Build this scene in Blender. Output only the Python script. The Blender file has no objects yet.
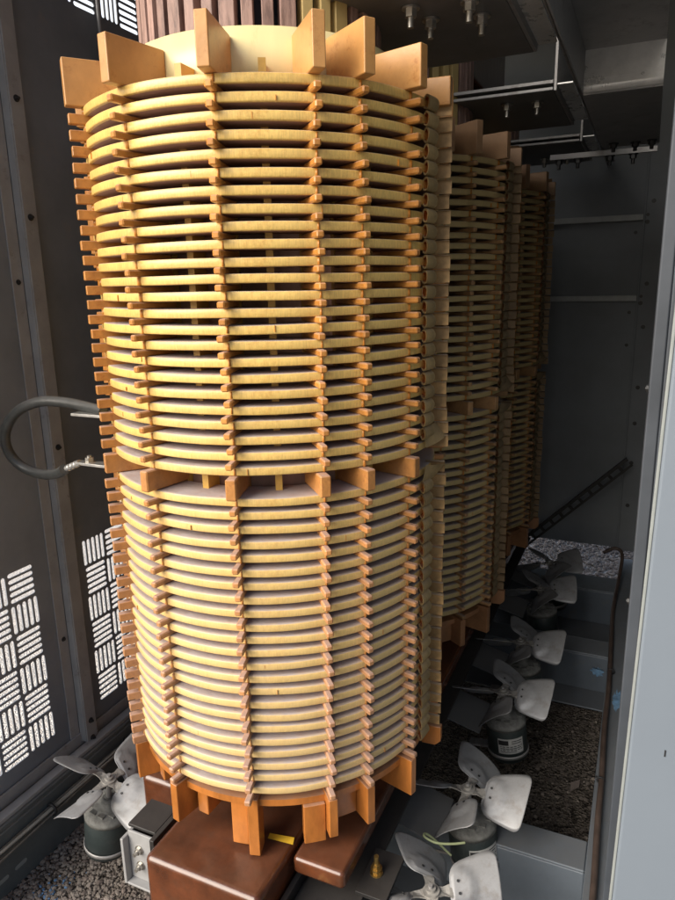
import bpy, bmesh, math, random
from mathutils import Vector, Matrix
PI = math.pi
rnd = random.Random(7)
scene = bpy.context.scene
C = scene.collection
ZO = 1.46                      # eye height above the gravel; all z below are relative to the eye
R_ = math.radians

# ------------------------------------------------------------------ materials
def mat(name, base, rough=.6, metal=0., var=.25, vscale=12., bump=.0, bscale=80., dust=None, dust_amt=.0,
        dust_lo=.35, stretch=(1, 1, 1), spec=.5, rnd_amt=0., rust=None, rust_amt=0., coat=0., fine=0., fstretch=(1, 1, 1), low=None, low_amt=0.):
    m = bpy.data.materials.new(name); m.use_nodes = True
    nt = m.node_tree; N = nt.nodes; L = nt.links
    b = N['Principled BSDF']
    b.inputs['Roughness'].default_value = rough; b.inputs['Metallic'].default_value = metal
    b.inputs['Specular IOR Level'].default_value = spec
    b.inputs['Coat Weight'].default_value = coat; b.inputs['Coat Roughness'].default_value = .25
    tc = N.new('ShaderNodeTexCoord'); mp = N.new('ShaderNodeMapping'); mp.inputs['Scale'].default_value = stretch
    L.new(tc.outputs['Object'], mp.inputs[0])
    n1 = N.new('ShaderNodeTexNoise'); n1.inputs['Scale'].default_value = vscale; n1.inputs['Detail'].default_value = 6
    n1.inputs['Roughness'].default_value = .65
    L.new(mp.outputs[0], n1.inputs['Vector'])
    rp = N.new('ShaderNodeValToRGB')
    lo = [max(0, c * (1 - var)) for c in base]; hi = [min(1, c * (1 + var)) for c in base]
    rp.color_ramp.elements[0].position = .3; rp.color_ramp.elements[0].color = (*lo, 1)
    rp.color_ramp.elements[1].position = .7; rp.color_ramp.elements[1].color = (*hi, 1)
    L.new(n1.outputs['Fac'], rp.inputs[0]); col = rp.outputs[0]
    def mix(fac, a, bcol, mode='MIX'):
        mx = N.new('ShaderNodeMix'); mx.data_type = 'RGBA'; mx.blend_type = mode
        if isinstance(fac, (int, float)): mx.inputs[0].default_value = fac
        else: L.new(fac, mx.inputs[0])
        L.new(a, mx.inputs[6])
        if isinstance(bcol, tuple): mx.inputs[7].default_value = (*bcol, 1)
        else: L.new(bcol, mx.inputs[7])
        return mx.outputs[2]
    def math_(op, a, v=None, clamp=False):
        n = N.new('ShaderNodeMath'); n.operation = op; n.use_clamp = clamp
        for i, x in enumerate((a, v)):
            if x is None: continue
            if isinstance(x, (int, float)): n.inputs[i].default_value = x
            else: L.new(x, n.inputs[i])
        return n.outputs[0]
    if fine:
        mf = N.new('ShaderNodeMapping'); mf.inputs['Scale'].default_value = fstretch
        L.new(tc.outputs['Object'], mf.inputs[0])
        nf = N.new('ShaderNodeTexNoise'); nf.inputs['Scale'].default_value = 1; nf.inputs['Detail'].default_value = 3
        L.new(mf.outputs[0], nf.inputs['Vector'])
        g = N.new('ShaderNodeMapRange'); g.inputs['From Min'].default_value = .3; g.inputs['From Max'].default_value = .7
        g.inputs['To Min'].default_value = 1 - fine; g.inputs['To Max'].default_value = 1 + fine * .4
        L.new(nf.outputs['Fac'], g.inputs[0]); col = mix(1., col, g.outputs[0], 'MULTIPLY')
    if rust:
        n3 = N.new('ShaderNodeTexNoise'); n3.inputs['Scale'].default_value = vscale * 2.3; n3.inputs['Detail'].default_value = 8
        n3.inputs['Roughness'].default_value = .75; L.new(mp.outputs[0], n3.inputs['Vector'])
        f = N.new('ShaderNodeMapRange'); f.inputs['From Min'].default_value = .62 - .2 * rust_amt; f.inputs['From Max'].default_value = .72
        f.inputs['To Max'].default_value = .8
        L.new(n3.outputs['Fac'], f.inputs[0]); col = mix(f.outputs[0], col, rust)
    if rnd_amt:
        oi = N.new('ShaderNodeObjectInfo')
        g = N.new('ShaderNodeMapRange'); g.inputs['To Min'].default_value = 1 - rnd_amt; g.inputs['To Max'].default_value = 1 + rnd_amt
        L.new(oi.outputs['Random'], g.inputs[0]); col = mix(1., col, g.outputs[0], 'MULTIPLY')
    if low:
        gp = N.new('ShaderNodeNewGeometry'); sp = N.new('ShaderNodeSeparateXYZ'); L.new(gp.outputs['Position'], sp.inputs[0])
        n5 = N.new('ShaderNodeTexNoise'); n5.inputs['Scale'].default_value = 18; n5.inputs['Detail'].default_value = 6; L.new(tc.outputs['Object'], n5.inputs['Vector'])
        ma = math_('MULTIPLY_ADD', n5.outputs['Fac'], -.5); L.new(sp.outputs[2], ma.node.inputs[2])
        f = N.new('ShaderNodeMapRange'); f.inputs['From Min'].default_value = 1.05; f.inputs['From Max'].default_value = .30
        f.inputs['To Max'].default_value = low_amt; L.new(ma, f.inputs[0]); col = mix(f.outputs[0], col, low)
    if dust:
        ge = N.new('ShaderNodeNewGeometry'); sx = N.new('ShaderNodeSeparateXYZ'); L.new(ge.outputs['Normal'], sx.inputs[0])
        f = N.new('ShaderNodeMapRange'); f.inputs['From Min'].default_value = dust_lo; f.inputs['From Max'].default_value = .95
        L.new(sx.outputs[2], f.inputs[0])
        n4 = N.new('ShaderNodeTexNoise'); n4.inputs['Scale'].default_value = 35; n4.inputs['Detail'].default_value = 5
        L.new(tc.outputs['Object'], n4.inputs['Vector'])
        g = N.new('ShaderNodeMapRange'); g.inputs['From Min'].default_value = .25; g.inputs['From Max'].default_value = .6
        g.inputs['To Min'].default_value = dust_amt * .6; g.inputs['To Max'].default_value = dust_amt
        L.new(n4.outputs['Fac'], g.inputs[0])
        ff = math_('MULTIPLY', f.outputs[0], g.outputs[0], True)
        col = mix(ff, col, dust)
        rr = N.new('ShaderNodeMapRange'); rr.inputs['To Min'].default_value = rough; rr.inputs['To Max'].default_value = .95
        L.new(ff, rr.inputs[0]); L.new(rr.outputs[0], b.inputs['Roughness'])
    elif rough < .8:
        rr = N.new('ShaderNodeMapRange'); rr.inputs['To Min'].default_value = max(.05, rough - .12); rr.inputs['To Max'].default_value = rough + .15
        L.new(n1.outputs['Fac'], rr.inputs[0]); L.new(rr.outputs[0], b.inputs['Roughness'])
    L.new(col, b.inputs['Base Color'])
    if bump:
        n2 = N.new('ShaderNodeTexNoise'); n2.inputs['Scale'].default_value = bscale; n2.inputs['Detail'].default_value = 6
        L.new(mp.outputs[0], n2.inputs['Vector'])
        bp = N.new('ShaderNodeBump'); bp.inputs['Strength'].default_value = bump; bp.inputs['Distance'].default_value = .004
        L.new(n2.outputs['Fac'], bp.inputs['Height']); L.new(bp.outputs[0], b.inputs['Normal'])
    return m

DUST = (.50, .435, .415)
M = {}
M['wrap'] = mat('varnished_wrap', (.84, .565, .165), .32, var=.13, vscale=9, bump=.1, bscale=260, dust=DUST, dust_amt=.95, dust_lo=.55,
                rnd_amt=.07, rust=(.52, .24, .04), rust_amt=.4, fine=.16, fstretch=(420, 420, 70), coat=.25, low=(.74, .55, .30), low_amt=.62)
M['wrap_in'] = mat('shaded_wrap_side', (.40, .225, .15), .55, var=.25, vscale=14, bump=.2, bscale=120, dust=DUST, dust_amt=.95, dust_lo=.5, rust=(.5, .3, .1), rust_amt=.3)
M['block'] = mat('varnished_wood_block', (.58, .245, .05), .36, var=.24, vscale=30, bump=.2, bscale=120, dust=(.48, .34, .29), dust_amt=.85,
                 dust_lo=.55, rnd_amt=.22, rust=(.36, .10, .012), rust_amt=.45, coat=.15, low=(.44, .27, .19), low_amt=.6)
M['board'] = mat('varnished_pressboard', (.60, .30, .095), .33, var=.16, vscale=14, bump=.1, bscale=60, dust=(.40, .30, .22), dust_amt=.5, rnd_amt=.08,
                 rust=(.36, .11, .02), rust_amt=.35, coat=.15)
M['foot'] = mat('dark_varnished_wood', (.48, .17, .035), .3, var=.35, vscale=16, bump=.2, bscale=60, stretch=(1, 1, .4), dust=(.38, .27, .2), dust_amt=.6, rnd_amt=.08, coat=.3)
M['tube'] = mat('cream_barrier_tube', (.84, .70, .36), .34, var=.12, vscale=7, bump=.08, bscale=40, stretch=(1, 1, .25), rust=(.62, .40, .10), rust_amt=.3, coat=.1)
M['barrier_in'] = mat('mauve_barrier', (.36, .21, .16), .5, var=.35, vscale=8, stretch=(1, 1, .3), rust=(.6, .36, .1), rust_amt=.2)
M['stick'] = mat('yellow_stick', (.60, .36, .08), .45, var=.2, vscale=22, rnd_amt=.12)
M['cord'] = mat('orange_varnish_run', (.58, .23, .035), .3, var=.3, vscale=40, low=(.50, .27, .12), low_amt=.6)
M['paper'] = mat('crepe_paper', (.40, .275, .12), .55, var=.3, vscale=26, bump=.3, bscale=120, rnd_amt=.2, dust=DUST, dust_amt=.25)
M['papertab'] = mat('pressboard_tab', (.36, .22, .09), .55, var=.5, vscale=22, bump=.2, bscale=80, rnd_amt=.22, dust=(.5, .42, .33), dust_amt=.6)
M['innerwood'] = mat('mauve_rib_wood', (.34, .215, .175), .6, var=.4, vscale=14, stretch=(2, 2, .4), bump=.3, bscale=60, rust=(.05, .025, .02), rust_amt=.6)
M['creamrib'] = mat('cream_rib_wood', (.55, .40, .16), .5, var=.2, vscale=12, stretch=(2, 2, .4))
M['core'] = mat('brown_core_enamel', (.115, .036, .014), .2, var=.5, vscale=11, bump=.35, bscale=22, dust=(.20, .125, .09), dust_amt=.16, dust_lo=.85, coat=.4, rust=(.10, .045, .025), rust_amt=.5)
M['inner_wall'] = mat('dusty_inner_paint', (.215, .238, .268), .55, var=.16, vscale=5, bump=.05, bscale=120, rust=(.27, .255, .24), rust_amt=.25)
M['post'] = mat('grey_post_paint', (.33, .328, .325), .5, var=.15, vscale=9, bump=.05, rust=(.2, .18, .155), rust_amt=.2)
M['frame'] = mat('blue_grey_frame', (.125, .148, .175), .42, var=.15, vscale=8, bump=.04, rust=(.17, .165, .155), rust_amt=.25, dust=(.15, .145, .14), dust_amt=.45, dust_lo=.7)
M['post_dark'] = mat('dark_blue_post', (.05, .058, .07), .5, var=.2, vscale=8, bump=.04)
M['frame_dark'] = mat('dark_base_channel', (.11, .125, .125), .5, var=.2, vscale=9, bump=.06, dust=(.2, .19, .17), dust_amt=.6, dust_lo=.6, rust=(.16, .14, .12), rust_amt=.3)
M['back'] = mat('back_panel_paint', (.19, .205, .22), .55, var=.12, vscale=4)
M['rail'] = mat('bare_rail', (.34, .35, .35), .5, metal=.3, var=.15, vscale=20)
M['outer'] = mat('light_grey_enamel', (.185, .217, .255), .42, var=.035, vscale=3, bump=.03, bscale=180)
M['rim'] = mat('panel_rim_enamel', (.27, .29, .28), .45, var=.08, vscale=30)
M['black'] = mat('black_steel', (.026, .024, .023), .45, var=.35, vscale=14, bump=.1, dust=(.045, .038, .033), dust_amt=.7, dust_lo=.6)
M['steel'] = mat('dull_steel', (.36, .35, .34), .45, metal=.35, var=.2, vscale=9, bump=.05, rust=(.16, .13, .11), rust_amt=.4)
M['sheet'] = mat('lit_steel_sheet', (.80, .79, .76), .28, metal=.35, var=.2, vscale=14, bump=.06, bscale=20)  # paler than the dull steel: the light its faces catch is put into the colour
M['darksheet'] = mat('dark_clamp_plate', (.17, .165, .158), .5, metal=.2, var=.25, vscale=10, bump=.06)
M['plate'] = mat('grey_mount_plate', (.13, .137, .145), .5, var=.15, vscale=9, dust=(.2, .19, .175), dust_amt=.6, dust_lo=.6)
M['blade'] = mat('dusty_aluminium', (.35, .355, .365), .44, metal=.35, var=.16, vscale=22, bump=.06, bscale=90, dust=(.27, .265, .26), dust_amt=.5, dust_lo=.4, rnd_amt=.12,
                 rust=(.23, .20, .175), rust_amt=.6)
M['hub'] = mat('dusty_hub', (.33, .315, .29), .55, metal=.3, var=.3, vscale=50, bump=.1)
M['motor'] = mat('dark_motor_enamel', (.030, .040, .040), .42, var=.3, vscale=15, bump=.06, dust=(.24, .23, .21), dust_amt=.8, dust_lo=.3, rust=(.07, .075, .07), rust_amt=.4)
M['bell'] = mat('dusty_end_bell', (.21, .21, .195), .75, var=.45, vscale=32, bump=.3, rust=(.07, .065, .06), rust_amt=.6)
M['label'] = mat('motor_label', (.5, .5, .48), .55, var=.15, vscale=60, rust=(.25, .24, .22), rust_amt=.4)
M['ink'] = mat('black_ink', (.02, .02, .022), .6, var=.1)
M['bolt'] = mat('zinc_bolt', (.52, .50, .46), .35, metal=.9, var=.2, vscale=60)
M['screw'] = mat('dark_screw', (.06, .06, .06), .45, metal=.6, var=.2, vscale=60)
M['brass'] = mat('brass_stud', (.5, .34, .12), .38, metal=.9, var=.3, vscale=60, bump=.4, bscale=300)
M['cable'] = mat('black_cable', (.05, .052, .05), .36, var=.25, vscale=40, bump=.1, bscale=120, dust=(.17, .165, .155), dust_amt=.6, dust_lo=.3)
M['lug'] = mat('tinned_lug', (.62, .61, .58), .34, metal=.8, var=.15, vscale=50)
M['wire'] = mat('grey_wire', (.15, .14, .12), .55, var=.35, vscale=30)
M['wire_ltgrey'] = mat('pale_wire', (.30, .285, .25), .55, var=.25, vscale=30)
M['greenwire'] = mat('pale_green_wire', (.50, .56, .30), .45, var=.15)
M['conduit'] = mat('brown_conduit', (.075, .052, .042), .55, var=.35, vscale=18, bump=.15, bscale=70)
M['blue'] = mat('blue_overspray', (.16, .30, .47), .65, var=.45, vscale=60, rust=(.3, .36, .42), rust_amt=.5)
M['yellow'] = mat('yellow_tag_paper', (.68, .42, .03), .5, var=.2, vscale=40)
M['plank'] = mat('weathered_plank', (.16, .115, .07), .8, var=.4, vscale=10, stretch=(.4, 4, 4), bump=.3)
M['stone'] = mat('gravel_stone', (.20, .16, .135), .85, var=.55, vscale=22, bump=.3, bscale=90)
M['stone_dk'] = mat('dark_gravel_stone', (.11, .092, .078), .9, var=.6, vscale=22, bump=.3, bscale=90)
M['stone_lt'] = mat('pale_gravel_stone', (.27, .23, .195), .85, var=.3, vscale=22, bump=.3, bscale=90)
M['glass_chip'] = mat('blue_chip', (.13, .24, .40), .35, var=.4, vscale=60)
M['leaf'] = mat('dry_leaf', (.22, .18, .16), .7, var=.3, vscale=40)
M['roof'] = mat('roof_sheet', (.14, .14, .14), .6, var=.15, vscale=4)

def ground_mat(name, dark, light, scale):
    m = bpy.data.materials.new(name); m.use_nodes = True
    nt = m.node_tree; N = nt.nodes; L = nt.links; b = N['Principled BSDF']; b.inputs['Roughness'].default_value = .9
    b.inputs['Specular IOR Level'].default_value = .25
    tc = N.new('ShaderNodeTexCoord')
    v = N.new('ShaderNodeTexVoronoi'); v.inputs['Scale'].default_value = scale; L.new(tc.outputs['Object'], v.inputs['Vector'])
    n = N.new('ShaderNodeTexNoise'); n.inputs['Scale'].default_value = scale * .35; n.inputs['Detail'].default_value = 9; n.inputs['Roughness'].default_value = .75
    L.new(tc.outputs['Object'], n.inputs['Vector'])
    hs = N.new('ShaderNodeSeparateColor'); L.new(v.outputs['Color'], hs.inputs[0])
    ad = N.new('ShaderNodeMath'); ad.operation = 'ADD'; L.new(hs.outputs[0], ad.inputs[0]); L.new(n.outputs['Fac'], ad.inputs[1])
    rp = N.new('ShaderNodeValToRGB'); e = rp.color_ramp.elements
    e[0].position = .35; e[0].color = (*dark, 1); e[1].position = .8; e[1].color = (*light, 1)
    k = N.new('ShaderNodeMath'); k.operation = 'MULTIPLY'; k.inputs[1].default_value = .62; L.new(ad.outputs[0], k.inputs[0])
    L.new(k.outputs[0], rp.inputs[0]); L.new(rp.outputs[0], b.inputs['Base Color'])
    bp = N.new('ShaderNodeBump'); bp.inputs['Strength'].default_value = .9; bp.inputs['Distance'].default_value = .01
    L.new(v.outputs['Distance'], bp.inputs['Height']); L.new(bp.outputs[0], b.inputs['Normal'])
    return m
M['ground'] = ground_mat('pale_gravel', (.64, .58, .52), (.84, .79, .73), 170)
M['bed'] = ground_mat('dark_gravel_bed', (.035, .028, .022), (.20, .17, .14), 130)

# ------------------------------------------------------------------ mesh helpers
class MB:
    """collects shapes and links them as one mesh object"""
    def __init__(s): s.v = []; s.f = []; s.mi = []; s.sm = []; s.mats = []
    def _m(s, m):
        if m is None: return 0
        if m not in s.mats: s.mats.append(m)
        return s.mats.index(m)
    def add(s, vs, fs, X=None, m=None, smooth=False):
        o = len(s.v); k = s._m(m)
        for p in vs:
            p = Vector(p); s.v.append(tuple(X @ p) if X is not None else tuple(p))
        for f in fs: s.f.append(tuple(i + o for i in f)); s.mi.append(k); s.sm.append(smooth)
        return s
    def box(s, c, d, X=None, m=None):
        x, y, z = c; a, b, h = d[0] / 2, d[1] / 2, d[2] / 2
        vs = [(x + i * a, y + j * b, z + k * h) for k in (-1, 1) for j in (-1, 1) for i in (-1, 1)]
        return s.add(vs, [(0, 2, 3, 1), (4, 5, 7, 6), (0, 1, 5, 4), (2, 6, 7, 3), (0, 4, 6, 2), (1, 3, 7, 5)], X, m)
    def bx(s, x0, x1, y0, y1, z0, z1, m=None, X=None):
        return s.box(((x0 + x1) / 2, (y0 + y1) / 2, (z0 + z1) / 2), (abs(x1 - x0), abs(y1 - y0), abs(z1 - z0)), X, m)
    def lathe(s, prof, n=32, X=None, m=None, a0=0, a1=2 * PI, closed=False, smooth=True):
        full = abs(a1 - a0 - 2 * PI) < 1e-6; k = n if full else n + 1
        vs = [(r * math.cos(a0 + (a1 - a0) * i / n), r * math.sin(a0 + (a1 - a0) * i / n), z) for i in range(k) for r, z in prof]
        P = len(prof); fs = []
        for i in range(n):
            j = (i + 1) % k
            for q in range(P if closed else P - 1):
                q2 = (q + 1) % P
                fs.append((i * P + q, j * P + q, j * P + q2, i * P + q2))
        if not full and closed:
            fs.append(tuple(range(P))); fs.append(tuple(reversed(range((k - 1) * P, k * P))))
        return s.add(vs, fs, X, m, smooth)
    def cyl(s, p, r, h, n=16, X=None, m=None, smooth=True, r2=None):
        r2 = r if r2 is None else r2
        T = Matrix.Translation(p); T = X @ T if X is not None else T
        vs = [(rr * math.cos(2 * PI * i / n), rr * math.sin(2 * PI * i / n), z) for rr, z in ((r, 0), (r2, h)) for i in range(n)]
        s.add(vs, [(i, (i + 1) % n, n + (i + 1) % n, n + i) for i in range(n)], T, m, smooth)
        return s.add(vs, [tuple(reversed(range(n))), tuple(range(n, 2 * n))], T, m, False)
    def prism(s, poly, z0, z1, X=None, m=None):
        n = len(poly); vs = [(*p, z0) for p in poly] + [(*p, z1) for p in poly]
        return s.add(vs, [(i, (i + 1) % n, n + (i + 1) % n, n + i) for i in range(n)] + [tuple(reversed(range(n))), tuple(range(n, 2 * n))], X, m)
    def tube(s, pts, r, n=10, m=None, smooth_path=True, X=None):
        pts = [Vector(p) for p in pts]
        if smooth_path and len(pts) > 2:
            q = []
            for i in range(len(pts) - 1):
                p0, p1, p2, p3 = pts[max(i - 1, 0)], pts[i], pts[i + 1], pts[min(i + 2, len(pts) - 1)]
                for t in (0, .25, .5, .75):
                    q.append(.5 * (2 * p1 + (p2 - p0) * t + (2 * p0 - 5 * p1 + 4 * p2 - p3) * t * t + (3 * p1 - p0 - 3 * p2 + p3) * t ** 3))
            q.append(pts[-1]); pts = q
        vs = []; up = Vector((.1, .2, .97)); prev = None
        for i, p in enumerate(pts):
            d = (pts[min(i + 1, len(pts) - 1)] - pts[max(i - 1, 0)]).normalized()
            a = d.cross(up).normalized() if prev is None else (prev - d * prev.dot(d)).normalized(); prev = a; b = d.cross(a)
            vs += [p + (a * math.cos(2 * PI * k / n) + b * math.sin(2 * PI * k / n)) * r for k in range(n)]
        fs = [(i * n + k, i * n + (k + 1) % n, (i + 1) * n + (k + 1) % n, (i + 1) * n + k) for i in range(len(pts) - 1) for k in range(n)]
        s.add(vs, fs, X, m, True)
        return s.add(vs, [tuple(reversed(range(n))), tuple(range((len(pts) - 1) * n, len(pts) * n))], X, m)
    def mesh(s, name, m=None):
        me = bpy.data.meshes.new(name); me.from_pydata(s.v, [], s.f)
        ms = s.mats or [None]
        for k in (s.mats if s.mats else ([m] if m else [])): me.materials.append(M[k])
        me.polygons.foreach_set('material_index', s.mi); me.polygons.foreach_set('use_smooth', s.sm); me.update()
        bm = bmesh.new(); bm.from_mesh(me); bmesh.ops.recalc_face_normals(bm, faces=bm.faces); bm.to_mesh(me); bm.free()
        return me
    def build(s, name, m=None, parent=None, loc=(0, 0, 0), bevel=0., kind=None, segs=2, label=None):
        return link(name, s.mesh(name, m), parent, loc, bevel, kind, segs, label)

def link(name, me, parent=None, loc=(0, 0, 0), bevel=0., kind=None, segs=2, label=None):
    o = bpy.data.objects.new(name, me); C.objects.link(o); o.location = loc
    if parent is not None: o.parent = parent
    if kind: o['kind'] = kind
    if label: o['label'] = label
    if bevel:
        b = o.modifiers.new('bevel', 'BEVEL'); b.width = bevel; b.segments = segs; b.limit_method = 'ANGLE'; b.angle_limit = R_(40); b.harden_normals = True
        me.polygons.foreach_set('use_smooth', [True] * len(me.polygons))
    return o

def thing(name, label, cat, loc=(0, 0, 0), rz=0, group=None):
    o = bpy.data.objects.new(name, None); C.objects.link(o); o.empty_display_size = .1
    o.location = (loc[0], loc[1], loc[2] + ZO); o.rotation_euler.z = rz
    return tag(o, label, cat, group)
def tag(o, label, cat, group=None):
    o['label'] = label; o['category'] = cat
    if group: o['group'] = group
    return o
def copy_tree(o, parent=None):
    c = o.copy(); C.objects.link(c); c.parent = parent
    for ch in [x for x in bpy.data.objects if x.parent == o]: copy_tree(ch, c)
    return c
G = (0, 0, ZO)
def hexbolt(mb, p, ax='z', sgn=1, r=.009, h=.008, stud=.012, m='bolt'):
    """washer, hexagon nut and stud end along +/- axis"""
    d = {'x': Vector((1, 0, 0)), 'y': Vector((0, 1, 0)), 'z': Vector((0, 0, 1))}[ax] * sgn
    X = Matrix.Translation(p) @ d.to_track_quat('Z', 'Y').to_matrix().to_4x4()
    mb.cyl((0, 0, 0), r * 1.45, h * .25, 18, X, m)
    mb.cyl((0, 0, h * .25), r, h, 6, X, m, smooth=False)
    if stud: mb.cyl((0, 0, h * 1.25), r * .55, stud, 12, X, m)

# ------------------------------------------------------------------ ground
g = MB(); g.add([(-600, -600, 0), (600, -600, 0), (600, 600, 0), (-600, 600, 0)], [(0, 1, 2, 3)])
g.build('ground', 'ground', kind='structure')
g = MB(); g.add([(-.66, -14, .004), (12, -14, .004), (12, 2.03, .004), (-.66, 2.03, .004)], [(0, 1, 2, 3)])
g.build('gravel_bed', 'bed', kind='structure')  # dark bed carried over unseen ground in front to cut bounced light

def stone_field():
    sb = MB()
    ico = [(0, 0, 1), (.89, 0, .45), (.28, .85, .45), (-.72, .53, .45), (-.72, -.53, .45), (.28, -.85, .45),
           (.72, .53, -.45), (-.28, .85, -.45), (-.89, 0, -.45), (-.28, -.85, -.45), (.72, -.53, -.45), (0, 0, -1)]
    fc = [(0, 1, 2), (0, 2, 3), (0, 3, 4), (0, 4, 5), (0, 5, 1), (1, 6, 2), (2, 7, 3), (3, 8, 4), (4, 9, 5), (5, 10, 1),
          (6, 7, 2), (7, 8, 3), (8, 9, 4), (9, 10, 5), (10, 6, 1), (11, 7, 6), (11, 8, 7), (11, 9, 8), (11, 10, 9), (11, 6, 10)]
    def put(x, y, s, m):
        X = Matrix.Translation((x, y, .004 + s * .35)) @ Matrix.Rotation(rnd.uniform(0, 6.28), 4, 'Z') @ Matrix.Rotation(rnd.uniform(-.5, .5), 4, 'X') @ Matrix.Diagonal((s * rnd.uniform(.7, 1.4), s * rnd.uniform(.7, 1.2), s * rnd.uniform(.45, .8), 1))
        sb.add([(a * rnd.uniform(.8, 1.2), b * rnd.uniform(.8, 1.2), c * rnd.uniform(.8, 1.2)) for a, b, c in ico], fc, X, m)
    for (x0, x1, y0, y1, n, lt) in ((-.63, -.10, -.75, .25, 13000, .7), (.42, .70, -.30, 2.02, 4200, .05), (-.2, .75, 2.02, 3.0, 7000, .2)):  # light and shade put into stone colour: paler on the left, darker on the right
        for _ in range(n):
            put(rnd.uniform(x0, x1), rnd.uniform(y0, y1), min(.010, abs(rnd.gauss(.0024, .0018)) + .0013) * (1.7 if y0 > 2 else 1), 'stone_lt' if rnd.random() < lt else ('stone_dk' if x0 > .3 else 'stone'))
    for _ in range(70):
        a = rnd.gauss(0, 1); b = rnd.gauss(0, 1)
        put(-.545 + a * .03, -.29 + b * .028, rnd.uniform(.002, .0045), 'glass_chip')
    for _ in range(16):
        put(-.50 + rnd.gauss(0, .06), -.27 + rnd.gauss(0, .06), rnd.uniform(.002, .004), 'glass_chip')
    o = sb.build('gravel_stones'); o['kind'] = 'stuff'; tag(o, 'small loose brown and grey stones with blue chips on the gravel', 'gravel')
stone_field()

# ------------------------------------------------------------------ perforated side wall
XW = -.69
def perforated(y0, y1, z0, z1, holes, th=.003, start=0):
    """sheet in the YZ plane with basket-weave slots; holes = list of (ya,yb,za,zb,first)"""
    mb = MB(); cell = .0855
    def quad(a, b, c, d):
        for x, rev in ((0, False), (-th, True)):
            vs = [(x, *p) for p in (a, b, c, d)]
            mb.add(vs, [(3, 2, 1, 0) if rev else (0, 1, 2, 3)])
    ya, yb = holes[0][0], holes[0][1]
    quad((y0, z0), (ya, z0), (ya, z1), (y0, z1)); quad((yb, z0), (y1, z0), (y1, z1), (yb, z1))
    zz = z0
    for h in holes:
        quad((ya, zz), (yb, zz), (yb, h[2]), (ya, h[2])); zz = h[3]
    quad((ya, zz), (yb, zz), (yb, z1), (ya, z1))
    for (a, b, c, d, first) in holes:
        ny = max(1, round((b - a) / cell)); nz = max(1, round((d - c) / cell)); cw = (b - a) / ny; chh = (d - c) / nz
        for i in range(ny):
            for j in range(nz):
                Y = a + i * cw; Z = c + j * chh; vert = (i + j + first) % 2 == 0
                for k in range(5):
                    if vert: u0, u1, w0, w1 = Z, Z + chh, Y + cw * k / 5, Y + cw * (k + 1) / 5
                    else: u0, u1, w0, w1 = Y, Y + cw, Z + chh * k / 5, Z + chh * (k + 1) / 5
                    mw = (w0 + w1) / 2; r = (w1 - w0) * .33; e = .0055
                    inn = []; out = []
                    for sgn in (1, -1):
                        cx = u1 - e - r if sgn > 0 else u0 + e + r; ux = u1 if sgn > 0 else u0
                        for t, o in ((-90, (cx, w0 if sgn > 0 else w1)), (-45, (ux, w0 if sgn > 0 else w1)), (0, (ux, mw)), (45, (ux, w1 if sgn > 0 else w0)), (90, (cx, w1 if sgn > 0 else w0))):
                            t = R_(t); inn.append((cx + sgn * r * math.cos(t), mw + sgn * r * math.sin(t))); out.append(o)
                    n = len(inn); sw = (lambda p: (p[1], p[0])) if vert else (lambda p: p)
                    for q in range(n):
                        p = (q + 1) % n
                        quad(sw(out[q]), sw(out[p]), sw(inn[p]), sw(inn[q]))
                        A, B = sw(inn[q]), sw(inn[p])
                        mb.add([(0, *A), (0, *B), (-th, *B), (-th, *A)], [(0, 1, 2, 3)])
    return mb
wall = thing('side_wall', 'dark grey inner side wall with basket weave vent slots behind the front coil', 'wall', (XW, 0, -1.46))
b0 = -1.46
for k, (ya, yb, first) in enumerate(((-.725, 0, 0), (0, .725, 1), (.725, 1.45, 0), (1.45, 2.0, 1))):
    h0, h1 = ya + .083, (yb - .083)
    w = round((h1 - h0) / .0855) * .0855
    if k == 0: h0 = h1 - .0855 * 5
    else: h1 = h0 + w
    mb = perforated(ya if k else -.55, yb, .19, 2.74, [(h0, h1, -1.193 - b0, -.68 - b0, first), (h0, h1, .70 - b0, 1.213 - b0, first)])
    mb.build('vent_panel', 'inner_wall', wall)
for y in (-.53, 0, .725, 1.45):
    p = MB(); p.bx(.0, .004, y - .0385, y - .006, .2, 2.74); p.bx(.004, .026, y - .006, y + .0, .2, 2.74); p.bx(.026, .03, y - .004, y + .035, .2, 2.74)
    po = p.build('post', 'post', wall, bevel=.0015)
    for z in (.17, -.395, -1.2, -1.255, .43):
        s = MB(); hexbolt(s, (.030, y + .014, z + 1.46), 'x', 1, .0055, .005, .004, 'screw'); s.build('bolt', 'screw', po)
    for z in (-.93, .02):
        s = MB(); hexbolt(s, (.004, y - .022, z + 1.46), 'x', 1, .0045, .004, 0, 'screw'); s.build('bolt', 'screw', po)
rod = MB(); rod.tube([(XW + .02, .325, -.1), (XW + .02, .325, .42), (XW + .02, .325, .9)], .005, 8)
tag(rod.build('thin_conduit', 'post', loc=G, bevel=0), 'thin grey rod standing against the side wall left of the front coil top', 'rod')

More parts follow.
